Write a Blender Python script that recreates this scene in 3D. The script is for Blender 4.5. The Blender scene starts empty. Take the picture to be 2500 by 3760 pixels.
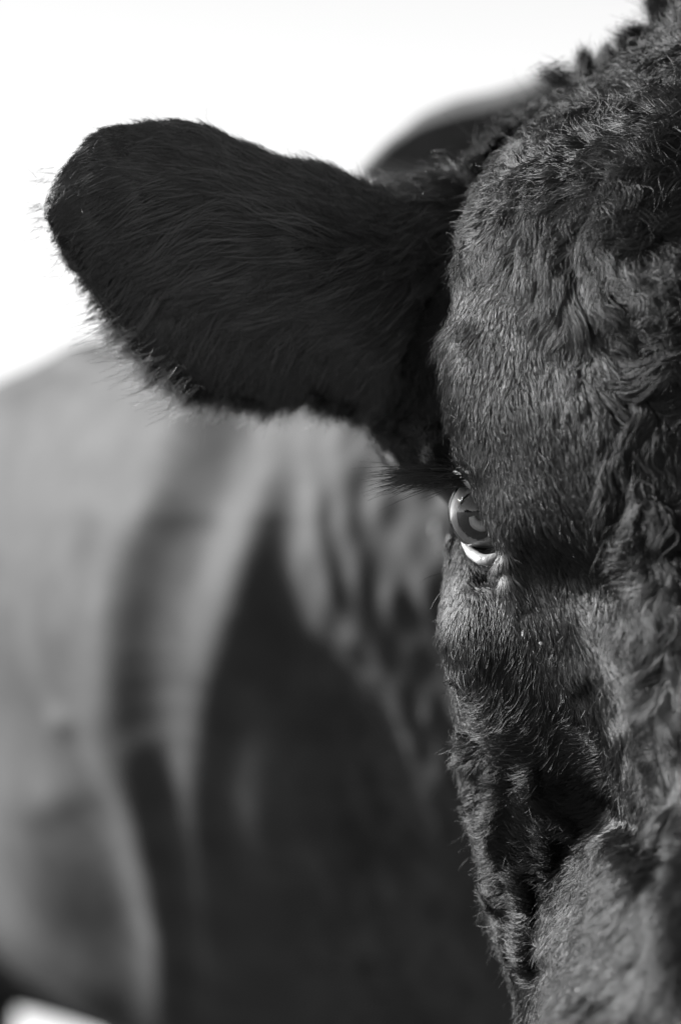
import bpy, math
import numpy as np
from mathutils import Vector, kdtree

R = math.radians
rng = np.random.default_rng(7)
C = bpy.context.scene.collection
sc = bpy.context.scene

# ------------------------------------------------------------------ camera, sky, sun
D = 2.0            # distance of the plane of sharp focus
S = 0.30 / 2500    # metres per photo pixel on that plane
ZC = 1.25          # lens height
cam = bpy.data.cameras.new('camera')
cam.sensor_fit = 'HORIZONTAL'
cam.sensor_width = 24.0
cam.lens = 24.0 * D / 0.30
cam.clip_start = 0.1
cam.clip_end = 5000
cam.dof.use_dof = True
cam.dof.focus_distance = D + 0.005
cam.dof.aperture_fstop = 4.4
cam_o = bpy.data.objects.new('camera', cam)
C.objects.link(cam_o)
cam_o.location = (0, 0, ZC)
cam_o.rotation_euler = (R(90), 0, 0)
sc.camera = cam_o

SUN = Vector((-0.85, 0.14, 0.47)).normalized()      # towards the sun
world = bpy.data.worlds.new('World')
sc.world = world
world.use_nodes = True
nt = world.node_tree
nt.nodes.clear()
sky = nt.nodes.new('ShaderNodeTexSky')
sky.sky_type = 'NISHITA'
sky.sun_disc = False
sky.sun_elevation = math.asin(SUN.z)
sky.sun_rotation = math.atan2(SUN.x, SUN.y)
sky.dust_density = 0.3
bw = nt.nodes.new('ShaderNodeRGBToBW')               # black and white photograph
bg = nt.nodes.new('ShaderNodeBackground')
bg.inputs['Strength'].default_value = 0.051
wo = nt.nodes.new('ShaderNodeOutputWorld')
nt.links.new(sky.outputs[0], bw.inputs[0])
nt.links.new(bw.outputs[0], bg.inputs[0])
nt.links.new(bg.outputs[0], wo.inputs[0])
sl = bpy.data.lights.new('sun', 'SUN')
sl.energy = 5.0
sl.angle = R(17)
sl.color = (1, 1, 1)
so = bpy.data.objects.new('sun', sl)
C.objects.link(so)
so.rotation_euler = SUN.to_track_quat('Z', 'Y').to_euler()
sc.view_settings.view_transform = 'Standard'
sc.view_settings.look = 'None'
sc.view_settings.gamma = 1
sc.view_settings.exposure = 2.0
sc.cycles.max_bounces = 6
sc.cycles.diffuse_bounces = 3
sc.cycles.transparent_max_bounces = 8
sc.cycles.use_denoising = True
sc.cycles.denoiser = "OPENIMAGEDENOISE"

# ------------------------------------------------------------------ helpers
BASE = np.array([0.35, D + 0.9, 0.0])


def W(px, py, d):
    """photo pixel + depth behind the focal plane (m) -> world point"""
    px = np.asarray(px, float); py = np.asarray(py, float); d = np.asarray(d, float)
    k = S * (D + d) / D
    return np.stack([(px - 1250) * k, D + d + 0 * px, ZC + (1880 - py) * k], -1)


def PX(P):
    k = S * P[..., 1] / D
    return P[..., 0] / k + 1250, 1880 - (P[..., 2] - ZC) / k


def catmull(A, n, closed, axis):
    A = np.moveaxis(np.asarray(A, float), axis, 0)
    m = len(A)
    if closed:
        t = np.arange(m * n) / n
        i = t.astype(int)
        idx = [(i + k) % m for k in (-1, 0, 1, 2)]
    else:
        t = np.linspace(0, m - 1, (m - 1) * n + 1)
        i = np.minimum(t.astype(int), m - 2)
        idx = [np.clip(i + k, 0, m - 1) for k in (-1, 0, 1, 2)]
    f = (t - i).reshape((-1,) + (1,) * (A.ndim - 1))
    p0, p1, p2, p3 = (A[k] for k in idx)
    r = 0.5 * (2 * p1 + (p2 - p0) * f + (2 * p0 - 5 * p1 + 4 * p2 - p3) * f ** 2 + (3 * p1 - p0 - 3 * p2 + p3) * f ** 3)
    return np.moveaxis(r, 0, axis)


class Noise:
    def __init__(s, seed, n=24):
        r = np.random.default_rng(seed)
        d = r.normal(size=(n, 3)); d /= np.linalg.norm(d, axis=1)[:, None]
        s.k = d * r.uniform(.6, 1.8, (n, 1)); s.ph = r.uniform(0, 6.283, n); s.n = n

    def __call__(s, P, scale):
        out = 0
        for k, ph in zip(s.k, s.ph):
            out = out + np.sin((P @ k) * (6.283 / scale) + ph)
        return out / math.sqrt(s.n / 2)


N1, N2, N3, N4, N5 = (Noise(i) for i in (11, 12, 13, 14, 15))


def grid_normals(P, closed_u):
    if closed_u:
        du = np.roll(P, -1, 1) - np.roll(P, 1, 1)
    else:
        du = np.gradient(P, axis=1)
    dv = np.gradient(P, axis=0)
    n = np.cross(du, dv)
    return n / (np.linalg.norm(n, axis=-1, keepdims=True) + 1e-12)


def seg_dist(px, py, poly):
    """distance to polyline"""
    best = np.full(px.shape, 1e9)
    poly = np.array(poly, float)
    if len(poly) == 1:
        return np.hypot(px - poly[0, 0], py - poly[0, 1])
    for a, b in zip(poly[:-1], poly[1:]):
        ab = b - a
        t = np.clip(((px - a[0]) * ab[0] + (py - a[1]) * ab[1]) / (ab @ ab), 0, 1)
        best = np.minimum(best, np.hypot(px - a[0] - t * ab[0], py - a[1] - t * ab[1]))
    return best


def emboss(P, N, strokes, mask=1.0, along=None, fade=False):
    px, py = PX(P)
    h = np.zeros(px.shape)
    for poly, w, a in strokes:
        q = np.array(poly, float)
        if fade and len(q) > 1:      # folds swell and die away along their length
            q = catmull(q, 6, False, 0)
            best = np.zeros(px.shape)
            for k, (x0, y0) in enumerate(q):
                f = math.sin(math.pi * (k + 1) / (len(q) + 1)) ** .7
                rr_ = seg_dist(px, py, q[max(k - 1, 0):k + 2]) / w
                best = np.maximum(best, f * np.exp(-rr_ * rr_))
            h += a * best
        else:
            r = seg_dist(px, py, poly) / w
            h += a * np.exp(-r * r)
    v = N if along is None else np.array(along)
    return P + v * (h * mask)[..., None]


def grid_faces(nr, ncol, closed, off=0):
    i = np.arange(nr - 1)[:, None]
    j = np.arange(ncol if closed else ncol - 1)[None]
    j2 = (j + 1) % ncol
    f = np.stack([i * ncol + j, (i + 1) * ncol + j, (i + 1) * ncol + j2, i * ncol + j2], -1).reshape(-1, 4)
    return f + off


def mesh_obj(name, verts, faces, mat, parent=None, smooth=True, extra=()):
    me = bpy.data.meshes.new(name)
    faces = [tuple(int(x) for x in f) for f in faces] + list(extra)
    me.from_pydata((verts).tolist(), [], faces)
    me.materials.append(mat)
    if smooth:
        me.polygons.foreach_set('use_smooth', [True] * len(me.polygons))
    o = bpy.data.objects.new(name, me)
    C.objects.link(o)
    if parent is not None:
        o.parent = parent
    return o


def hair_obj(name, pts, rad, mat, parent):
    """pts (n, k, 3), rad (k,) or (n,k)"""
    n, k, _ = pts.shape
    hc = bpy.data.hair_curves.new(name)
    hc.add_curves([k] * n)
    hc.attributes['position'].data.foreach_set('vector', np.ascontiguousarray(pts, dtype=np.float32).ravel())
    a = hc.attributes.get('radius') or hc.attributes.new('radius', 'FLOAT', 'POINT')
    a.data.foreach_set('value', np.ascontiguousarray(np.broadcast_to(rad, (n, k)), dtype=np.float32).ravel())
    hc.materials.append(mat)
    o = bpy.data.objects.new(name, hc)
    C.objects.link(o)
    o.parent = parent
    return o


def unit(v):
    return v / (np.linalg.norm(v, axis=-1, keepdims=True) + 1e-12)


def sample(P, N, closed, count, dens, front=-0.35):
    """random roots on a grid surface, density dens(px,py,P), front facing parts"""
    nr, nc, _ = P.shape
    F = grid_faces(nr, nc, closed)
    V = P.reshape(-1, 3); VN = N.reshape(-1, 3)
    a, b, c, d = (V[F[:, i]] for i in range(4))
    area = 0.5 * np.linalg.norm(np.cross(c - a, d - b), axis=1)
    mid = (a + b + c + d) / 4
    n = unit(VN[F[:, 0]])
    view = unit(np.array([0, 0, ZC]) - mid)
    px, py = PX(mid)
    w = area * dens(px, py, mid) * ((n * view).sum(1) > front)
    w *= (px > -150) & (px < 2750) & (py > -250) & (py < 4000)
    w = w / w.sum()
    cum = np.cumsum(w)
    i = np.searchsorted(cum, rng.random(count) * cum[-1]).clip(0, len(F) - 1)
    s, t = rng.random((2, count, 1))
    q = F[i]
    p = (V[q[:, 0]] * (1 - s) + V[q[:, 1]] * s) * (1 - t) + (V[q[:, 3]] * (1 - s) + V[q[:, 2]] * s) * t
    nn = unit((VN[q[:, 0]] * (1 - s) + VN[q[:, 1]] * s) * (1 - t) + (VN[q[:, 3]] * (1 - s) + VN[q[:, 2]] * s) * t)
    return p, nn


def field(guides, width):
    G = np.array(guides, float)

    def f(px, py, cols=slice(2, None)):
        d2 = (px[:, None] - G[None, :, 0]) ** 2 + (py[:, None] - G[None, :, 1]) ** 2
        w = 1.0 / (d2 + width ** 2) ** 2
        w /= w.sum(1, keepdims=True)
        return w @ G[:, cols]
    return f


def fur(name, P, N, closed, n_guide, n_child, prm, mat, parent, k=8, dens=None, front=-0.35, seed=0,
        r0=0.00013, r1=0.00004, clump=0.6, wavelen=0.026, lifts=1.0, curls=1.0, locks=0, lockw=1.0, noff=.0015):
    """prm(px,py) -> columns dx, dy, length(mm), lift, curl, frizz"""
    dens = dens or (lambda px, py, m: np.ones_like(px))
    g, gn = sample(P, N, closed, n_guide, dens, front)
    px, py = PX(g)
    q = prm(px, py)
    dirs = unit(np.stack([q[:, 0], 0 * px, -q[:, 1]], -1))
    L = q[:, 2] * 0.001 * (0.75 + 0.5 * rng.random(len(g)))
    lift, curl = q[:, 3] * lifts * np.interp(q[:, 2], [6, 16], [.5, 1]), q[:, 4] * curls
    t = unit(dirs - gn * (dirs * gn).sum(1, keepdims=True))
    # smooth swirls plus wave along the strand
    a0 = curl * (0.6 * N1(g + seed, 0.07) + 0.12 * N2(g, 0.03)) + 0.10 * rng.normal(size=len(g))
    ph = N3(g, 0.075) * 2.8
    freq = 6.283 / (wavelen * (1 + 0.25 * N4(g, 0.06).clip(-1, 1)))
    pts = [g]
    step = (L / (k - 1))[:, None]
    b = np.cross(gn, t)
    for i in range(1, k):
        s = i / (k - 1)
        a = a0 + curl * 1.1 * np.sin(ph + freq * L * s) - curl * 1.1 * np.sin(ph) * (1 - s)
        dr = t * np.cos(a)[:, None] + b * np.sin(a)[:, None]
        li = lift * (1.3 * (1 - s) + 0.1) - 0.30 * s * np.minimum(1, lift * 3) + 0.16 * np.clip(curl - .3, 0, 1) * 1.5 * np.sin(ph * 1.7 + freq * L * s * 1.1 + 1.0)
        pts.append(pts[-1] + unit(dr + gn * li[:, None]) * step)
    G = np.stack(pts, 1)
    if locks:
        m = len(g) // locks
        kd = kdtree.KDTree(m)
        for i in range(m):
            kd.insert(g[i] + gn[i] * noff, i)
        kd.balance()
        si = np.fromiter((kd.find(v_)[1] for v_ in g + gn * noff), int, len(g))
        ls = lockw * np.clip((q[:, 2] - 7) / 14, 0, 1)[:, None, None]
        s = np.linspace(0, 1, k)[None, :, None]
        rel = G - G[:, :1]
        srel = (G[si] - G[si][:, :1]) * (L / L[si])[:, None, None]
        rel = rel * (1 - .8 * ls) + srel * .8 * ls
        G = G[:, :1] + rel - (g - g[si])[:, None, :] * (.5 * ls * s ** .9) + gn[:, None, :] * (.0012 * ls * np.sin(np.pi * s * .8) * (.5 + .5 * N2(g[si] * 3.1, .02)[:, None, None]).clip(0, 1.5))
    # children
    kd = kdtree.KDTree(len(g))
    for i, v in enumerate(g):
        kd.insert(v + gn[i] * noff, i)
    kd.balance()
    c, cn = sample(P, N, closed, n_child, dens, front)
    idx = np.fromiter((kd.find(v)[1] for v in c + cn * noff), int, len(c))
    off = c - g[idx]
    s = np.linspace(0, 1, k)[None, :, None]
    cl = (clump * (0.6 + 0.8 * rng.random(len(c))) * np.interp(q[idx, 2], [6, 15], [.5, 1]))[:, None, None].clip(0, .97)
    rel = (G[idx] - G[idx][:, :1])
    lenf = (0.65 + 0.4 * rng.random(len(c)))[:, None, None]
    ch = c[:, None, :] + rel * lenf - off[:, None, :] * cl * s ** 1.1
    cpx, cpy = PX(c)
    fr = prm(cpx, cpy)[:, 5]
    amp = (fr * (0.5 + rng.exponential(.7, len(c))) * L[idx])[:, None, None]
    w1 = rng.normal(size=(len(c), 1, 3)); w2 = rng.normal(size=(len(c), 1, 3))
    ch = ch + amp * (w1 * s ** 1.5 * .25 + w2 * np.sin(s * 5 + rng.random((len(c), 1, 1)) * 6) * s * .12)
    prof = r0 + (r1 - r0) * np.linspace(0, 1, k) ** 1.5
    rad = prof[None] * (0.7 + 0.6 * rng.random((len(c), 1)))
    return hair_obj(name, ch - BASE, rad, mat, parent)


# ------------------------------------------------------------------ materials
def principled(name, col, rough, spec=0.5, coat=0.0, nscale=None, namp=0.3, bump=None):
    m = bpy.data.materials.new(name)
    m.use_nodes = True
    t = m.node_tree
    b = t.nodes['Principled BSDF']
    b.inputs['Base Color'].default_value = (col, col, col, 1)
    b.inputs['Roughness'].default_value = rough
    b.inputs['Specular IOR Level'].default_value = spec
    b.inputs['Coat Weight'].default_value = coat
    b.inputs['Coat Roughness'].default_value = 0.03
    if nscale:
        tc = t.nodes.new('ShaderNodeTexCoord')
        n = t.nodes.new('ShaderNodeTexNoise')
        n.inputs['Scale'].default_value = nscale
        n.inputs['Detail'].default_value = 5
        r = t.nodes.new('ShaderNodeMapRange')
        r.inputs[3].default_value = col * (1 - namp)
        r.inputs[4].default_value = col * (1 + namp)
        t.links.new(tc.outputs['Object'], n.inputs['Vector'])
        t.links.new(n.outputs[0], r.inputs[0])
        t.links.new(r.outputs[0], b.inputs['Base Color'])
        if bump:
            bp = t.nodes.new('ShaderNodeBump')
            bp.inputs['Strength'].default_value = 1.0
            bp.inputs['Distance'].default_value = bump
            t.links.new(n.outputs[0], bp.inputs['Height'])
            t.links.new(bp.outputs[0], b.inputs['Normal'])
    return m


def hair_mat(name, col, rough, spec):
    m = bpy.data.materials.new(name)
    m.use_nodes = True
    t = m.node_tree
    b = t.nodes['Principled BSDF']
    hi = t.nodes.new('ShaderNodeHairInfo')
    r = t.nodes.new('ShaderNodeMapRange')
    r.inputs[3].default_value = col * 0.75
    r.inputs[4].default_value = col * 1.3
    t.links.new(hi.outputs['Random'], r.inputs[0])
    t.links.new(r.outputs[0], b.inputs['Base Color'])
    b.inputs['Roughness'].default_value = rough
    b.inputs['Specular IOR Level'].default_value = spec
    return m


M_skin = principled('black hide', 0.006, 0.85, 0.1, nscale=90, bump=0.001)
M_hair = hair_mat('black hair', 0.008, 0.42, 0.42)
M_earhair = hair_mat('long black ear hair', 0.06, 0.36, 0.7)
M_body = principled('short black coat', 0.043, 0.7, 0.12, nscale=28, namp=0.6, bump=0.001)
M_ground = principled('trodden pasture', 0.07, 0.9, 0.2, nscale=3, namp=0.4)
M_field = principled('pale stubble', 0.42, 0.9, 0.2, nscale=2, namp=0.25)
M_lash = principled('eyelash', 0.01, 0.35, 0.5)

# ------------------------------------------------------------------ setting
gx = np.linspace(-1, 1, 41); gx = np.sign(gx) * np.abs(gx) ** 3 * 3000
GX, GY = np.meshgrid(gx, gx)
gp = np.stack([GX, GY, 0.03 * np.sin(GX * 1.3) * np.cos(GY * .9) * (np.hypot(GX, GY) > 6)], -1)
ground = mesh_obj('ground', gp.reshape(-1, 3), grid_faces(41, 41, False)[:, ::-1], M_ground)
ground['kind'] = 'structure'
fx = np.linspace(-1, 1, 31); fx = np.sign(fx) * np.abs(fx) ** 2 * 900
fy = 8.2 + np.linspace(0, 1, 31) ** 2.5 * 900
FX, FY = np.meshgrid(fx, fy)
FY = FY + (FY < 9) * .25 * np.sin(FX * 2.1)
field_ = mesh_obj('field', np.stack([FX, FY, 0 * FX + .05], -1).reshape(-1, 3), grid_faces(31, 31, False)[:, ::-1], M_field)
field_['kind'] = 'structure'

# unseen slopes added behind the lens for the eye's dark reflected band
th_h = np.linspace(R(200), R(340), 60)
hz = 9 + 4 * np.sin(th_h * 9) + 2 * np.sin(th_h * 31 + 1)
hv = np.concatenate([np.stack([110 * np.cos(th_h), 110 * np.sin(th_h), 0 * hz - 1], -1), np.stack([125 * np.cos(th_h), 125 * np.sin(th_h), hz], -1),
                     np.stack([190 * np.cos(th_h), 190 * np.sin(th_h), 0 * hz - 1], -1)]).reshape(3, 60, 3)
reflection_hills = mesh_obj('reflection_hills', hv.reshape(-1, 3), grid_faces(3, 60, False), principled('added dark slope', 0.03, 0.9, 0.1, nscale=.3))
reflection_hills['kind'] = 'structure'

# ------------------------------------------------------------------ the cow
cow = bpy.data.objects.new('cow', None)
C.objects.link(cow)
cow.location = BASE
cow['label'] = 'black cow seen close up with its shaggy head at the right and one ear out'
cow['category'] = 'cow'

# ---- head: a closed control net of 14 columns per photo row
rows = {
    -230: [(2750, .16), (2740, .15), (2740, .14), (2740, .13), (2745, .125), (2750, .12), (2760, .115), (2780, .11)],
    -120: [(2680, .16), (2670, .14), (2670, .13), (2675, .12), (2685, .11), (2650, .10), (2700, .09), (2780, .08)],
    20: [(2560, .15), (2550, .13), (2555, .12), (2560, .11), (2575, .095), (2570, .08), (2630, .07), (2740, .06)],
    150: [(2420, .14), (2410, .12), (2425, .105), (2445, .095), (2460, .08), (2510, .065), (2590, .05), (2720, .045)],
    300: [(2160, .13), (2150, .115), (2170, .11), (2210, .10), (2255, .075), (2280, .06), (2420, .04), (2640, .03)],
    450: [(1900, .14), (1900, .12), (1930, .12), (2010, .11), (2070, .055), (2140, .03), (2330, .012), (2560, .00)],
    600: [(1730, .14), (1735, .12), (1765, .13), (1860, .12), (1880, .045), (1975, .015), (2250, -.01), (2530, -.02)],
    750: [(1520, .14), (1530, .12), (1610, .128), (1760, .11), (1765, .035), (1865, .003), (2200, -.025), (2510, -.035)],
    900: [(1360, .15), (1380, .12), (1500, .12), (1690, .095), (1705, .030), (1795, -.003), (2170, -.035), (2500, -.05)],
    1100: [(1290, .15), (1340, .12), (1490, .10), (1680, .065), (1675, .02), (1765, -.008), (2150, -.042), (2500, -.06)],
    1300: [(1290, .15), (1340, .125), (1490, .10), (1690, .06), (1665, .018), (1740, -.018), (2150, -.044), (2500, -.058)],
    1500: [(1340, .15), (1390, .125), (1530, .10), (1705, .055), (1672, .013), (1755, -.024), (2150, -.050), (2500, -.062)],
    1700: [(1440, .15), (1575, .07), (1615, .034), (1740, .047), (1708, .006), (1795, -.029), (2155, -.054), (2500, -.066)],
    1850: [(1640, .14), (1665, .09), (1700, .056), (1800, .048), (1757, .000), (1845, -.034), (2165, -.057), (2500, -.070)],
    2000: [(1648, .10), (1648, .06), (1705, .040), (1825, .036), (1812, -.004), (1900, -.036), (2180, -.056), (2500, -.075)],
    2150: [(1645, .10), (1636, .055), (1705, .026), (1825, .016), (1862, -.006), (1960, -.026), (2220, -.050), (2500, -.080)],
    2300: [(1632, .10), (1622, .052), (1705, .020), (1880, .005), (1935, -.010), (2045, -.030), (2260, -.056), (2500, -.085)],
    2450: [(1665, .09), (1655, .047), (1745, .018), (1980, -.001), (2048, -.016), (2150, -.038), (2320, -.064), (2520, -.09)],
    2600: [(1715, .08), (1700, .042), (1800, .016), (2070, -.002), (2150, -.020), (2240, -.044), (2380, -.075), (2540, -.1)],
    2800: [(1705, .08), (1700, .05), (1830, .020), (2170, .004), (2260, -.020), (2330, -.050), (2420, -.08), (2560, -.105)],
    3000: [(1745, .08), (1738, .05), (1850, .022), (2190, .010), (2280, -.024), (2340, -.060), (2440, -.092), (2580, -.12)],
    3200: [(1805, .08), (1800, .05), (1900, .022), (2080, .014), (2190, -.035), (2270, -.075), (2420, -.13), (2600, -.145)],
    3400: [(1830, .08), (1827, .05), (1915, .025), (2030, .016), (2110, -.040), (2200, -.090), (2400, -.15), (2620, -.165)],
    3600: [(1895, .08), (1890, .05), (1940, .03), (1995, .015), (2040, -.045), (2130, -.10), (2380, -.165), (2640, -.18)],
    3800: [(1935, .08), (1930, .05), (1960, .03), (1985, .005), (2010, -.065), (2100, -.125), (2370, -.165), (2650, -.19)],
    4100: [(2030, .07), (2020, .04), (2030, .02), (2050, -.01), (2080, -.06), (2160, -.10), (2390, -.13), (2650, -.15)],
    4400: [(2400, .0), (2380, -.02), (2390, -.03), (2400, -.05), (2420, -.07), (2450, -.09), (2550, -.10), (2650, -.11)],
}
net = []
for y, r in rows.items():
    p2, d2 = r[0]
    bk = min(p2 + 500, 2750)
    full = [(bk, d2 + .14), (p2 + 90, d2 + .06)] + r
    full += [(5250 - r[6][0], r[6][1]), (5250 - r[4][0], r[4][1]), (5250 - r[0][0], r[0][1]), (5250 - bk, d2 + .14)]
    net.append([(px, y, d) for px, d in full])
net = np.array(net, float)
NU, NV = 26, 22
Q = catmull(catmull(net, NV, False, 0), NU, True, 1)
HP = W(Q[..., 0], Q[..., 1], Q[..., 2])
HN = grid_normals(HP, True)
view = unit(np.array([0, 0, ZC]) - HP)
if (HN[300, int(9 * NU)] * view[300, int(9 * NU)]).sum() < 0:
    HN = -HN
col = np.arange(HP.shape[1]) / NU
vis = ((col > 3.2) & (col < 10.5)).astype(float)[None, :]
strokes = [
    ([(2275, 1500), (2300, 1700), (2270, 1900)], 28, -.004),
    ([(1950, 2060), (2090, 2120), (2250, 2180)], 105, -.0045), ([(1840, 2085), (1925, 2260), (2040, 2410), (2110, 2490)], 34, .006), ([(1690, 1250), (1685, 1500), (1720, 1700)], 60, .003),
    ([(2240, 1950), (2230, 2200)], 35, -.002),
    ([(2380, 2330), (2350, 2450)], 45, -.006), ([(2470, 2440), (2480, 2520)], 40, -.005),
    ([(2430, 1980), (2500, 2000)], 70, -.004),
    ([(2300, 3020), (2390, 3080), (2400, 3150)], 60, -.008), ([(2470, 3020)], 60, .006),
    ([(1960, 2830), (1990, 2950), (2060, 3010), (2120, 3060)], 26, .0045),
    ([(2020, 3080), (2030, 3200), (2050, 3350), (2030, 3480)], 28, .005),
    ([(1905, 3220), (1950, 3300), (1950, 3450), (1955, 3560)], 24, .0045),
    ([(1790, 3020), (1830, 3120), (1850, 3230), (1850, 3340)], 28, .0045),
    ([(1880, 2900), (1900, 3150), (1900, 3200)], 50, -.003),
    ([(1980, 3100), (1985, 3350)], 30, -.002),
    ([(2090, 2880), (2200, 2960)], 40, -.003),
    ([(1757, 2900), (1757, 2960)], 16, -.005),
    ([(1660, 2728), (1720, 2722), (1765, 2760)], 13, -.007), ([(1715, 2790)], 42, .006),
    ([(1740, 2125), (1840, 2105)], 34, -.0035),
    ([(1690, 2330), (1760, 2420)], 70, .003),
    ([(1630, 1690), (1650, 1710)], 40, .004),
]
HP = emboss(HP, HN, strokes, vis)
HP = HP + HN * (vis * 0.0011 * N5(HP, .09))[..., None]
HN2 = grid_normals(HP, True)
HN = HN2 * np.sign((HN2 * HN).sum(-1, keepdims=True))

# ---- neck, shoulder and trunk: a thick pillow-shaped net with skin folds
top = [(-900, 1720), (-400, 1520), (0, 1345), (120, 1295), (220, 1275), (480, 1250), (800, 1120), (1100, 840), (1280, 690),
       (1325, 610), (1415, 492), (1530, 402), (1660, 352), (1810, 320), (1930, 280), (2055, 225), (2150, 195), (2300, 160), (2600, 60), (3000, 20), (3400, 200)]
bot = [(-900, 2300), (-400, 2900), (0, 3415), (110, 3500), (190, 3580), (290, 3700), (480, 3940), (800, 4300), (1300, 4600), (2000, 4700), (2600, 4600), (3400, 4000)]
xs = np.linspace(-900, 3400, 430)
ty = np.interp(xs, *zip(*top)); by = np.interp(xs, *zip(*bot))
kern = np.hanning(13); kern /= kern.sum()
sm = lambda a: np.convolve(np.pad(a, 6, 'edge'), kern, 'valid')
ty, by = sm(ty), sm(by)
nv = 300
v = np.linspace(0, 1, nv)[:, None]
vv = 0.5 - 0.5 * np.cos(np.pi * v)
PXg = np.repeat(xs[None], nv, 0); PYg = ty + (by - ty) * vv
dx_d = np.interp(xs, [-900, -400, 0, 300, 700, 1100, 1500, 1800, 2200, 3400], [1.7, 1.12, .80, .68, .600, .575, .540, .514, .508, .9])
k2 = np.hanning(61); k2 /= k2.sum()
dx_d = np.convolve(np.pad(dx_d, 30, 'edge'), k2, 'valid')
hump = np.interp(xs, [600, 1300, 2600], [0, .05, .05])           # withers are farther back than the throat
edge = np.minimum(PYg - ty, by - PYg)
roll = .05 * (1 - np.sqrt(1 - (1 - np.clip(edge / 70, 0, 1)) ** 2))
roll = roll + .26 * np.clip((PYg - 2000) / 1700, 0, 2) ** 2 + .10 * np.clip((1900 - PYg) / 700, 0, 1) ** 1.5 * np.interp(xs, [-900, 900, 1300], [1, 1, 0])[None]
hm = np.clip((1150 - PYg) / 350, 0, 1) * np.clip((xs[None] - 1000) / 250, 0, 1)
dd = dx_d[None] * (1 - hm) + .56 * hm + roll + .012 * hm + hump[None] * np.clip((1500 - PYg) / 900, 0, 1)
BP = W(PXg, PYg, dd)
BN = -unit(np.cross(np.gradient(BP, axis=1), np.gradient(BP, axis=0)))
if BN[150, 200, 1] > 0:
    BN = -BN
bstrokes = [
    ([(1060, 1350), (1020, 1600), (950, 1850), (880, 2100), (810, 2350), (760, 2600), (740, 2950)], 105, 0.0054),
    ([(880, 1480), (800, 1800), (700, 2050), (630, 2350), (630, 2900)], 150, -0.0072),
    ([(660, 1350), (560, 1800), (460, 2050), (410, 2300), (410, 2700), (470, 3000), (530, 3400)], 90, 0.0072),
    ([(580, 1560), (420, 1780)], 110, -0.0050),
    ([(1090, 1600), (1070, 2000), (1080, 2300), (1080, 2600)], 100, -0.0050),
    ([(1200, 1400), (1180, 1900), (1230, 2200), (1380, 2450), (1530, 2750), (1670, 3150), (1750, 3600)], 105, 0.0054),
    ([(1250, 2460), (1380, 2900), (1460, 3350)], 120, -0.0072),
    ([(1050, 2400), (1110, 2850), (1200, 3200), (1290, 3700)], 90, 0.0022),
    ([(830, 2600), (820, 3000), (900, 3350)], 110, -0.0072),
    ([(560, 2850), (650, 3250), (700, 3700)], 70, -0.0058),
    ([(490, 2800), (560, 3200), (620, 3700)], 80, 0.0058),
    ([(140, 1400), (30, 1560)], 140, -0.0115),
    ([(215, 2660)], 55, 0.0043), ([(170, 2950)], 80, 0.0029),
    ([(330, 3050), (500, 3400)], 110, -0.0058),
    ([(-160, 3180), (60, 3440), (180, 3560), (350, 3700)], 80, 0.0144),
    ([(1300, 3520)], 35, 0.0043),
]
BP = emboss(BP, BN, bstrokes, fade=True)
rough = np.clip((PXg - 1050) / 300, 0, 1) * np.clip((PYg - 1300) / 200, 0, 1)
st = BP * np.array([1, 1, .55])
BP = BP + BN * (rough * (.0010 * N1(st, .05) + .0013 * N2(st, .026)) + .003 * N3(BP, .2))[..., None]
back = BP[:, ::-1].copy()
back[..., 1] = BP[:, ::-1][..., 1] + 0.10 + 0.55 * np.sin(np.pi * vv)
ring = np.concatenate([BP, back], 1)
body_v = [HP.reshape(-1, 3), ring.reshape(-1, 3)]
fh = grid_faces(HP.shape[0], HP.shape[1], True)
fb = grid_faces(ring.shape[0], ring.shape[1], True, HP.shape[0] * HP.shape[1])
nH, nC = HP.shape[:2]
caps = [tuple(range(nC))[::-1], tuple(range((nH - 1) * nC, nH * nC))]


def tube(path, radii, seg=24):
    path = np.array(path, float); radii = np.array(radii, float)
    path = catmull(path, 8, False, 0); radii = catmull(radii[:, None], 8, False, 0)[:, 0]
    t = unit(np.gradient(path, axis=0))
    ref = np.array([0.0, 1.0, 0.02])
    a = unit(np.cross(t, ref)); b = np.cross(t, a)
    th = np.arange(seg) / seg * 6.28318
    ringp = path[:, None] + radii[:, None, None] * (a[:, None] * np.cos(th)[None, :, None] + b[:, None] * np.sin(th)[None, :, None])
    return ringp


# near foreleg and belly behind the brisket, only their upper parts reach the lower left corner
leg = tube([W(-330, 3100, 1.55), W(-310, 3500, 1.5), W(-300, 4000, 1.5), W(-290, 5200, 1.5), W(-285, 6600, 1.52)],
           [.10, .083, .072, .055, .05])
offv = HP.shape[0] * HP.shape[1] + ring.shape[0] * ring.shape[1]
fl = grid_faces(leg.shape[0], leg.shape[1], True, offv)
belly = tube([W(-2200, 2700, 1.9), W(-1200, 2900, 1.8), (W(-500, 3120, 1.6)), (W(100, 3330, 1.5)), W(700, 3500, 1.4)], [.3, .22, .13, .08, .08], 32)
fbl = grid_faces(belly.shape[0], belly.shape[1], True, offv + leg.shape[0] * leg.shape[1])
allv = np.concatenate(body_v + [leg.reshape(-1, 3), belly.reshape(-1, 3)]) - BASE
body = mesh_obj('body', allv, np.concatenate([fh, fb, fl, fbl]), M_skin, cow, extra=caps)
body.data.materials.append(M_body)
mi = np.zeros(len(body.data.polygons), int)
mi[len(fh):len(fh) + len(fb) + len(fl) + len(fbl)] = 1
body.data.polygons.foreach_set('material_index', mi)

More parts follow.
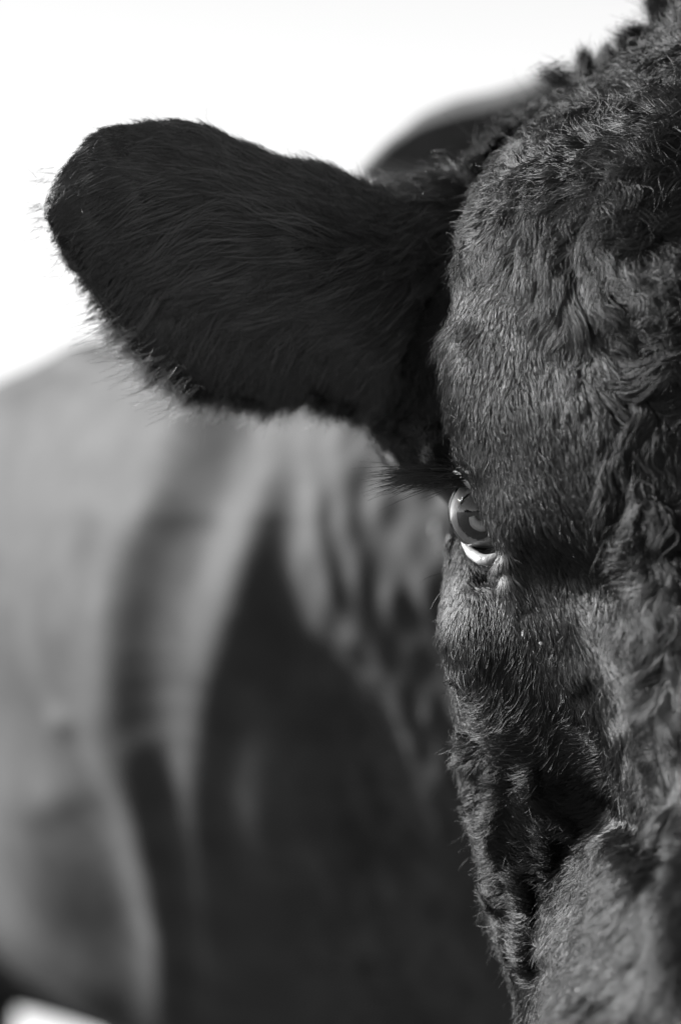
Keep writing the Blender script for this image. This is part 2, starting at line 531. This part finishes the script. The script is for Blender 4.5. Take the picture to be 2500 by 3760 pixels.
# ---- ear: cupped leaf with a thick root
e_top = [(1790, 660), (1600, 648), (1450, 688), (1350, 680), (1200, 622), (1020, 580), (850, 503), (680, 460), (520, 455), (400, 474), (308, 530), (246, 592), (204, 660), (182, 715), (176, 775)]
e_bot = [(1640, 1630), (1540, 1610), (1430, 1570), (1300, 1490), (1150, 1435), (980, 1445), (850, 1430), (720, 1385), (600, 1300), (480, 1200), (385, 1095), (300, 1005), (232, 925), (194, 850), (179, 795)]
e_d = [.135, .12, .112, .104, .094, .086, .079, .071, .063, .055, .048, .042, .037, .034, .032]
th_ = [.05, .045, .04, .034, .026, .020, .015, .011, .008, .006, .005, .0045, .004, .003, .001]
et = catmull(np.array(e_top, float), 14, False, 0); eb = catmull(np.array(e_bot, float), 14, False, 0)
ed = catmull(np.array(e_d)[:, None], 14, False, 0); eth = catmull(np.array(th_)[:, None], 14, False, 0)
nw = 90
w_ = (0.5 - 0.5 * np.cos(np.pi * np.linspace(0, 1, nw)))[None, :]
Ex = et[:, :1] * (1 - w_) + eb[:, :1] * w_; Ey = et[:, 1:] * (1 - w_) + eb[:, 1:] * w_
lens_ = np.sqrt((1 - (2 * w_ - 1) ** 2).clip(0, 1))
u_ = np.linspace(0, 1, len(et))[:, None]
wid = np.clip(u_ * 3, 0.2, 1) * np.clip((1 - u_) * 1.35, 0, 1)
cup = (-.034 * np.exp(-((w_ - .36) / .26) ** 2) + .004 * np.exp(-((w_ - .75) / .12) ** 2)) * wid
ed = ed + .030 * (w_ - .35) * np.clip((1 - u_) * 3, 0, 1)
Ef = W(Ex, Ey, ed + cup - eth * lens_ * .6)
Eb = W(Ex, Ey, ed + cup + .002 + eth * lens_ + .010 * lens_ * wid)[:, ::-1]
ER = np.concatenate([Ef, Eb[:, 1:-1]], 1)
EN = grid_normals(ER, True)
if EN[100, 45, 1] > 0:
    EN = -EN
ER = ER + EN * (.0005 * N2(ER, .03))[..., None]
ear = mesh_obj('ear', ER.reshape(-1, 3) - BASE, grid_faces(ER.shape[0], ER.shape[1], True), principled('dark ear skin', .020, .6, .3, nscale=60), cow)

# ------------------------------------------------------------------ hair directions (photo pixels; dx, dy down; mm; lift; curl; frizz)
head_guides = [
    # poll, behind the focus
    (2500, 60, -.3, -1, 24, .8, .7, .5), (2430, 110, -.6, -.8, 22, .9, .6, .5), (2360, 170, -1, -.3, 14, .5, .8, .5),
    (2260, 230, -.8, -.2, 12, .5, .9, .5), (2150, 250, -.2, -1, 10, .7, .7, .5), (2050, 300, -.8, .2, 9, .4, .9, .5),
    (1900, 380, -.8, .3, 12, .4, .9, .5), (1700, 500, -.8, .4, 14, .4, .9, .5), (1500, 660, -.9, .3, 12, .4, .6, .5),
    (2400, 300, -1, .3, 20, .4, .9, .4), (2200, 380, -1, .3, 20, .4, .9, .4),
    # upper forehead, wavy, combed towards the left
    (2450, 450, -1, .15, 28, .35, .6, .25), (2300, 480, -1, .2, 26, .35, .6, .25), (2100, 520, -1, .4, 22, .4, .7, .3),
    (1950, 600, -1, .6, 16, .5, .8, .35), (2450, 620, -1, .05, 32, .3, .55, .2), (2250, 650, -1, .25, 28, .3, .6, .2),
    (2050, 680, -1, .6, 20, .35, .7, .3), (1850, 720, -.9, .8, 14, .5, .8, .35), (1720, 880, -.9, .6, 12, .6, .9, .4),
    (2450, 780, -1, .4, 30, .3, .5, .2), (2250, 800, -.6, .7, 26, .3, .5, .2), (2080, 800, -.3, 1, 28, .3, .3, .15),
    (1950, 820, -1, .6, 16, .25, .3, .2), (1800, 900, -.8, .9, 12, .25, .3, .2),
    (2100, 950, .1, 1, 30, .3, .3, .15), (2000, 950, -.4, 1, 20, .25, .3, .15),
    (1850, 1020, -.6, 1, 11, .2, .25, .2), (1720, 1080, -.6, .9, 8, .25, .2, .2),
    (2200, 1000, .6, .9, 28, .3, .5, .15), (2400, 950, .8, .5, 32, .3, .6, .15),
    # right forehead locks
    (2450, 1150, .7, .9, 34, .3, .7, .15), (2300, 1150, .8, .8, 32, .3, .7, .15), (2150, 1150, .4, 1, 22, .25, .5, .15),
    (2450, 1400, .6, 1, 32, .3, .7, .15), (2300, 1350, .7, .9, 28, .3, .6, .15), (2150, 1400, .5, 1, 14, .2, .3, .15),
    (2450, 1650, .4, 1, 30, .3, .7, .15), (2300, 1650, .3, 1, 22, .25, .5, .15), (2450, 1950, .5, .8, 28, .3, .6, .15),
    (2350, 2050, .5, .9, 24, .3, .6, .15), (2450, 2200, .5, .9, 26, .3, .6, .15),
    # short forehead
    (1700, 1250, -.5, .8, 6, .25, .15, .2), (1700, 1450, -.2, 1, 6, .22, .12, .2), (1720, 1620, .1, 1, 6, .2, .1, .2),
    (1850, 1250, -.2, 1, 8, .2, .15, .2), (1850, 1500, .25, 1, 8, .2, .12, .2), (1850, 1750, .35, 1, 7, .15, .1, .2),
    (2000, 1300, .1, 1, 10, .2, .2, .2), (2000, 1550, .35, 1, 9, .2, .12, .2), (2000, 1800, .4, 1, 9, .18, .12, .2),
    (2150, 1650, .35, 1, 11, .2, .2, .2), (2150, 1900, .4, 1, 11, .2, .2, .2), (1920, 1980, .4, 1, 7, .15, .1, .2), (2050, 2050, .5, 1, 8, .2, .15, .2),
    # bridge of the nose
    (1920, 2200, .5, 1, 6, .15, .15, .2), (2080, 2250, .6, .8, 9, .3, .25, .25), (2200, 2200, .3, 1, 14, .25, .4, .2),
    (2100, 2420, .5, 1, 7, .2, .2, .2), (2300, 2350, .4, 1, 20, .3, .5, .2), (2450, 2450, .3, 1, 24, .3, .6, .2),
    (2250, 2600, .4, 1, 12, .25, .35, .2), (2400, 2700, .3, 1, 20, .25, .5, .2), (2350, 2850, .1, 1, 16, .25, .4, .2),
    (2450, 3000, .1, 1, 18, .25, .4, .2), (2300, 3050, -.3, 1, 12, .3, .4, .2), (2200, 3250, -.6, 1, 12, .35, .2, .25),
    (2350, 3300, -.5, 1, 14, .3, .3, .2), (2080, 3500, -.7, .9, 11, .35, .2, .25), (2250, 3550, -.6, .9, 12, .3, .3, .2), (2450, 3550, -.5, 1, 14, .3, .3, .2),
    # cheek
    (1660, 2050, .1, 1, 6, .15, .1, .2), (1650, 2200, .15, 1, 6, .2, .1, .2), (1780, 2150, .35, 1, 5, .12, .1, .2),
    (1740, 2250, -.1, 1, 6, .15, .1, .2), (1840, 2300, .1, 1, 6, .15, .1, .2), (1640, 2330, -.4, .8, 8, .5, .2, .3),
    (1720, 2420, -.35, 1, 9, .25, .15, .25), (1850, 2450, -.45, 1, 9, .22, .15, .2), (1980, 2450, -.3, 1, 8, .25, .2, .25),
    (1680, 2520, -.9, .6, 12, .6, .3, .35), (1760, 2620, -1, .35, 12, .6, .3, .3), (1850, 2620, -.8, .8, 11, .25, .2, .25), (2000, 2620, -.8, .8, 11, .25, .25, .25),
    (1850, 2720, -1, .2, 13, .4, .3, .3), (2000, 2750, -1, .2, 12, .25, .3, .3), (2150, 2700, -.7, .7, 10, .3, .35, .3), (2250, 2850, -.6, .5, 10, .4, .4, .3),
    (1700, 2750, -.7, .7, 10, .3, .3, .3), (1750, 2850, -.3, 1, 8, .2, .3, .3), (1950, 2880, -1, -.1, 14, .35, .4, .3), (2100, 2950, -1, .3, 13, .35, .4, .3),
    (1800, 3050, -.8, .5, 12, .5, .5, .35), (1900, 3100, -1, -.1, 14, .3, .35, .3), (2050, 3120, -1, .1, 13, .4, .4, .3), (2150, 3130, -1, .3, 13, .3, .3, .3),
    (1840, 3300, -.9, .5, 12, .5, .4, .35), (1930, 3280, -1, .1, 12, .4, .35, .3), (2050, 3300, -1, .1, 12, .4, .35, .3),
    (1900, 3500, -.7, .8, 11, .5, .4, .3), (1990, 3500, -1, .3, 11, .4, .35, .3), (1950, 3700, -.6, 1, 10, .4, .3, .3),
    # shaded side of the head behind the brow
    (1600, 900, -.8, .6, 16, .5, .9, .5), (1600, 1200, -.5, .8, 16, .4, .6, .4), (1580, 1500, -.3, 1, 16, .35, .4, .3), (1450, 1300, -.4, 1, 18, .3, .4, .3),
    (1400, 900, -.8, .6, 18, .3, .4, .3), (1640, 1680, -.5, -.8, 8, .7, .3, .4), (1620, 1640, -.3, -1, 8, .7, .3, .4), (1665, 1600, -.1, -1, 7, .4, .3, .3),
]
hf = field(head_guides, 45)


def head_prm(px, py):
    return hf(px, py)


def head_dens(px, py, m):
    d = np.ones_like(px)
    d *= np.where((px > 1560) & (py > 1730) & (px < 1860) & (py < 1955 + (px - 1640) * .6) & (px < 1745 + (py - 1850) * .42) & (m[:, 1] > D + .0), .0, 1)   # the eye opening
    return d


HAIRQ = 1.0
fur('head_coat', HP, HN, True, int(70000 * HAIRQ), int(430000 * HAIRQ), head_prm, M_hair, cow, dens=head_dens, clump=.6, k=10, lifts=.7, curls=1.4, locks=17)

ear_guides = [
    (1600, 800, -.8, .5, 16, .3, .3, .3), (1500, 700, -1, .1, 12, .4, .4, .3), (1350, 720, -1, -.05, 12, .2, .15, .2), (1200, 680, -1, -.2, 12, .15, .12, .2),
    (1000, 620, -1, -.35, 12, .15, .12, .2), (800, 530, -1, -.2, 12, .12, .1, .2), (600, 480, -1, 0, 9, .12, .1, .2), (400, 500, -1, .25, 6, .12, .1, .2),
    (260, 560, -.8, .7, 4, .15, .1, .25), (180, 700, -.6, 1, 4, .3, .1, .3), (180, 830, -.6, 1, 4, .35, .1, .3), (250, 960, -.8, .8, 5, .35, .1, .3),
    (1400, 900, -1, .2, 20, .25, .2, .2), (1200, 850, -1, -.05, 22, .2, .15, .15), (1000, 780, -1, 0, 22, .2, .15, .15), (800, 720, -1, .15, 20, .15, .15, .15),
    (600, 650, -1, .2, 14, .12, .12, .15), (420, 700, -1, .45, 11, .12, .12, .2), (330, 850, -.8, .7, 9, .15, .1, .2),
    (1400, 1100, -1, .5, 22, .25, .2, .2), (1150, 1050, -1, .35, 26, .2, .15, .15), (900, 950, -1, .5, 26, .2, .15, .15), (700, 900, -.9, .7, 22, .2, .15, .15),
    (520, 950, -.7, .9, 16, .15, .12, .2), (400, 1050, -.7, .9, 12, .3, .1, .3), (450, 1160, -.8, .7, 14, .4, .1, .3), (560, 1250, -.7, .8, 20, .4, .12, .3),
    (650, 1330, -.6, .8, 22, .35, .15, .3), (760, 1400, -.5, 1, 22, .3, .15, .3), (600, 1100, -.5, 1, 20, .2, .15, .2),
    (900, 1200, -.5, 1, 26, .2, .15, .2), (900, 1420, -.25, 1, 18, .25, .2, .3), (1100, 1300, -.4, 1, 26, .2, .15, .2), (1080, 1450, -.25, 1, 20, .2, .2, .3), (1300, 1400, -.3, 1, 20, .25, .2, .2),
    (1450, 1520, -.2, 1, 12, .3, .2, .2),
]
ef = field(ear_guides, 60)
ear_fur = fur('ear_hair', ER, EN, True, 5000, 110000, lambda px, py: ef(px, py), M_earhair, ear, front=-.6, clump=.85, seed=3, r0=.00012, wavelen=.08, lifts=.6, k=10, locks=12, lockw=.6, noff=.015)

# ------------------------------------------------------------------ eye
def ellipsoid(c, r, nu=64, nv=40):
    th = np.linspace(0, 2 * np.pi, nu, endpoint=False)[None]; ph = np.linspace(0.001, np.pi - .001, nv)[:, None]
    return np.stack([c[0] + r[0] * np.sin(ph) * np.cos(th), c[1] + r[1] * np.sin(ph) * np.sin(th), c[2] + r[2] * np.cos(ph) + 0 * th], -1)


EC = W(1778, 1880, .022)
eyeR = np.array([.0163, .0165, .0172])
E = ellipsoid(EC, eyeR)
M_eye = principled('eyeball', 0.02, 0.05, 0.5)
M_cornea = bpy.data.materials.new('wet cornea'); M_cornea.use_nodes = True
t = M_cornea.node_tree; t.nodes.clear()
o_ = t.nodes.new('ShaderNodeOutputMaterial'); mx = t.nodes.new('ShaderNodeMixShader'); fr_ = t.nodes.new('ShaderNodeFresnel'); tr = t.nodes.new('ShaderNodeBsdfTransparent'); gl = t.nodes.new('ShaderNodeBsdfGlossy')
fr_.inputs[0].default_value = 1.75; gl.inputs['Roughness'].default_value = 0.02
t.links.new(fr_.outputs[0], mx.inputs[0]); t.links.new(tr.outputs[0], mx.inputs[1]); t.links.new(gl.outputs[0], mx.inputs[2]); t.links.new(mx.outputs[0], o_.inputs[0])
M_iris = principled('iris', 0.014, 0.5, 0.3, nscale=450, namp=1.0)
M_pupil = principled('pupil', 0.003, 0.3, 0.3)
M_lid = principled('wet eyelid skin', 0.22, 0.25, 0.6, nscale=220, namp=.5, bump=.0012)
M_white = principled('white of the eye', 0.5, 0.3, 0.5, nscale=160, namp=.8)

eye = mesh_obj('eye', (E - BASE).reshape(-1, 3), grid_faces(E.shape[0], E.shape[1], True), M_cornea, cow)
# the iris faces left and towards the camera: a shallow bowl inside the cornea
ax = unit(np.array([-.18, -.96, -.13])); upv = np.array([0, 0, 1.0]); sd = unit(np.cross(upv, ax)); up2 = np.cross(ax, sd)
rr = np.linspace(.004, 1, 20)[:, None, None]; th = (np.arange(64) / 64 * 6.28318)[None, :, None]


def bowl(rx, rz, dep0, dep1, r=rr):
    c = EC + ax * dep0
    return c + (sd * np.cos(th) * rx + up2 * np.sin(th) * rz) * r + ax * (dep1 - dep0) * r ** 2


ir = bowl(.0106, .0110, .0080, .0113)
iris = mesh_obj('iris', (ir - BASE).reshape(-1, 3), grid_faces(20, 64, True), M_iris, eye)
pu = bowl(.0066, .0034, .0100, .0104) + up2 * .0016
pupil = mesh_obj('pupil', (pu - BASE).reshape(-1, 3), grid_faces(20, 64, True), M_pupil, eye)
# pale curled tube painting in the bright swirl reflected on the eye
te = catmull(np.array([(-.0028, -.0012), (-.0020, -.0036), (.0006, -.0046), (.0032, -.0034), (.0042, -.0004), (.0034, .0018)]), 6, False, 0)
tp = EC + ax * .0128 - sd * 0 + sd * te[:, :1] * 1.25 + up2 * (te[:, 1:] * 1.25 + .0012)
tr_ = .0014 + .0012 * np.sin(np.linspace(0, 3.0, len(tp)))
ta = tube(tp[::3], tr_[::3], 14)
M_highlight = principled('pale eye highlight', 0.8, 0.25, 0.5)
mesh_obj('eye_highlight', (ta - BASE).reshape(-1, 3), grid_faces(ta.shape[0], ta.shape[1], True), M_highlight, eye)
Ei = ellipsoid(EC, eyeR * .93)
sel = ((Ei - EC) @ ax) < .0116
F = grid_faces(Ei.shape[0], Ei.shape[1], True)
F = F[sel.reshape(-1)[F].all(1)]
white = mesh_obj('eye_white', (Ei - BASE).reshape(-1, 3), F, M_white, eye)


def lid(name, path, radii, mat, parent):
    tb = tube([W(*p) for p in path], radii, 20)
    return mesh_obj(name, (tb - BASE).reshape(-1, 3), grid_faces(tb.shape[0], tb.shape[1], True), mat, parent)


ul = lid('upper_eyelid', [(1730, 1800, .045), (1675, 1766, .030), (1675, 1745, .016), (1715, 1765, .010), (1760, 1800, .008), (1800, 1850, .012)],
         [.0025, .0028, .0026, .0024, .0024, .002], M_lid, cow)
ll = lid('lower_eyelid', [(1700, 1985, .030), (1712, 2005, .024), (1735, 2035, .018), (1775, 2058, .012), (1825, 2050, .010), (1870, 2020, .014)],
         [.0012, .0018, .0025, .0028, .0026, .0018], M_lid, cow)

# eyelashes
def strands(name, roots, dirs, lens, mat, parent, k=8, droop=0.25, r0=.00016, r1=.00003, jit=.12):
    n = len(roots)
    t_ = np.linspace(0, 1, k)[None, :, None]
    dirs = unit(dirs + rng.normal(size=(n, 3)) * jit)
    bend = np.array([0, 0, -1.0]) * droop + rng.normal(size=(n, 3)) * .08
    pts = roots[:, None] + dirs[:, None] * lens[:, None, None] * t_ + bend[:, None] * lens[:, None, None] * t_ ** 2
    return hair_obj(name, pts - BASE, r0 + (r1 - r0) * np.linspace(0, 1, k), mat, parent)


n = 420
s_ = rng.random(n)
rx = np.interp(s_, [0, .5, 1], [1650, 1680, 1730]); ry = np.interp(s_, [0, .5, 1], [1735, 1728, 1760]); rd = np.interp(s_, [0, .5, 1], [.034, .02, .008])
roots = W(rx, ry + 6 + rng.normal(size=n) * 10, rd)
strands('eyelashes', roots, np.tile([-1.0, -.05, .06], (n, 1)), .018 + .021 * rng.random(n), M_lash, ul, droop=.16, jit=.09, r0=.00022)
# tuft above the eye
n = 2600
s_ = rng.random(n)
roots = W(1625 + 75 * s_, 1700 - 80 * s_ * rng.random(n) - 10 + 15 * rng.normal(size=n), .03 - .018 * s_)
strands('brow_tuft', roots, np.tile([-.6, -.3, .7], (n, 1)), .004 + .006 * rng.random(n), M_hair, cow, droop=-.05, jit=.35, r0=.0001)
# long guard hairs standing off the brow
ch = [((1650, 1370, .02), (1590, 1300, .02), (1575, 1240, .02)), ((1650, 1450, .02), (1600, 1400, .02), (1600, 1340, .02)), ((1640, 1690, .02), (1520, 1660, .02), (1490, 1630, .02)),
      ((1640, 1700, .02), (1560, 1670, .02), (1550, 1650, .02)), ((1630, 2100, .03), (1570, 2120, .03), (1540, 2140, .03)), ((1640, 2150, .03), (1600, 2200, .03), (1580, 2240, .03)),
      ((1690, 2740, .03), (1650, 2760, .03), (1645, 2800, .03)), ((1700, 2745, .03), (1665, 2770, .03), (1662, 2830, .03))]
pts = []
for tri in ch:
    c = catmull(np.array([W(*p) for p in tri]), 4, False, 0)
    pts.append(c)
hair_obj('guard_hairs', np.stack(pts) - BASE, np.linspace(.00016, .00005, 9), M_hair, cow)

# tufts standing up along the poll
for (x0, y0, d0, dx, dy, ln, cnt, sp) in [(2150, 255, .115, -.1, 1, .010, 500, 14), (2225, 225, .11, .05, 1, .008, 500, 16), (2400, 150, .11, -1, .25, .014, 900, 26),
                                     (2440, 90, .11, -.35, 1, .016, 1100, 18), (2500, 70, .11, .2, 1, .013, 900, 30), (2330, 190, .11, -.6, .6, .010, 600, 30), (2060, 290, .115, -1, .35, .010, 250, 30)]:
    r_ = W(x0 + rng.normal(size=cnt) * sp, y0 + rng.normal(size=cnt) * sp, d0 + rng.normal(size=cnt) * .003)
    strands('poll_tuft', r_, np.tile([dx, 0, dy], (cnt, 1)) - (r_ - r_.mean(0)) / ln * .6, ln * (.5 + .6 * rng.random(cnt)), M_hair, cow, droop=0, jit=.22, r0=.00012)

# long stray hairs standing off the rim of the ear
pts = []
er = np.array([(560, 1300), (520, 1270), (470, 1205), (430, 1165), (600, 1340), (380, 1105), (160, 760), (165, 820), (180, 650), (215, 950), (640, 1380), (700, 1420)], float)
for i in range(170):
    a_ = er[rng.integers(len(er))] + rng.normal(size=2) * 22
    ln_ = rng.uniform(40, 190) if a_[0] > 350 else rng.uniform(25, 75)
    an = math.atan2(.75, -1) + rng.normal() * .22 if a_[0] > 350 else math.atan2(.55, -1) + rng.normal() * .5
    dz = .06 + rng.normal() * .006
    st_ = np.linspace(0, 1, 4)[:, None]
    pa = a_ + st_ * ln_ * np.array([[math.cos(an), math.sin(an)]]) + st_ ** 2 * ln_ * np.array([[-.25, -.12]])
    pts.append(catmull(W(pa[:, 0], pa[:, 1], np.full(4, dz)), 4, False, 0))
hair_obj('rim_hairs', np.stack(pts) - BASE, np.linspace(.00012, .00004, 13), M_earhair, ear)

# bits of dry dirt caught in the hair
M_flake = principled('dry pale dirt', 0.28, 0.8, 0.2, nscale=900)


def flake(p, size, label, group, seed):
    r_ = np.random.default_rng(seed)
    e_ = ellipsoid(np.zeros(3), np.array(size), 14, 9)
    e_ = e_ * (1 + .25 * r_.normal(size=e_.shape[:2])[..., None] * np.sin(np.linspace(0, np.pi, 9))[:, None, None])
    o = mesh_obj('dirt_flake', e_.reshape(-1, 3), grid_faces(9, 14, True), M_flake, None, smooth=False)
    o.location = p
    o['label'] = label; o['category'] = 'flake'; o['group'] = group
    return o


def on_surface(P, px, py, lift):
    qx, qy = PX(P)
    m_ = (np.hypot(qx - px, qy - py) < 14)
    c_ = P[m_]
    return c_[np.argmin(c_[:, 1])] - np.array([0, lift, 0])


g1 = 'bits of dry dirt clinging to the coat beside the eye'
flake(on_surface(BP, 1592, 1955, .004), (.0016, .0012, .0034), 'upper of two pale specks stuck on the blurred neck just left of the eye', g1, 1)
flake(on_surface(BP, 1612, 2002, .004), (.0018, .0012, .0030), 'lower of two pale specks stuck on the blurred neck just left of the eye', g1, 2)
flake(on_surface(HP, 1908, 2335, .005), (.0006, .0004, .0014), 'pale dry flake caught in the cheek hair below the eye, upper one of the pair', g1, 3)
flake(on_surface(HP, 1975, 2372, .005), (.0008, .0004, .0007), 'pale dry flake lower on the ridge that runs down from the eye', g1, 4)

# fine short hairs growing from the skin of the lower lid
n = 1500
s_ = rng.random(n)
lx = np.interp(s_, [0, .3, .65, 1], [1706, 1738, 1778, 1832]); ly = np.interp(s_, [0, .3, .65, 1], [2004, 2046, 2074, 2066]); ldp = np.interp(s_, [0, .3, .65, 1], [.024, .015, .0095, .008])
r_ = W(lx + rng.normal(size=n) * 4, ly + np.abs(rng.normal(size=n)) * 7, ldp)
strands('lid_hairs', r_, np.stack([-.5 + .9 * s_, -.45 + 0 * s_, -1 + 0 * s_], -1), .0012 + .0026 * rng.random(n), M_hair, ll, droop=.1, jit=.3, r0=.00007)

# sparse long wisps sweeping over the face of the ear, coloured paler to paint in its sheen
M_wisp = hair_mat('pale sheen wisps', 0.11, 0.35, 0.7)


def wisp_prm(px, py):
    q_ = ef(px, py).copy()
    q_[:, 2] = q_[:, 2] * 1.25 + 2
    q_[:, 3] = q_[:, 3] * 1.5 + .06
    return q_


fur('ear_wisps', ER, EN, True, 380, 3600, wisp_prm, M_wisp, ear, front=.1, clump=.7, seed=5, r0=.00011, wavelen=.09, k=10, noff=.015, dens=lambda px, py, m: np.where((py < 1250) & (px > 330), 1.0, .25))
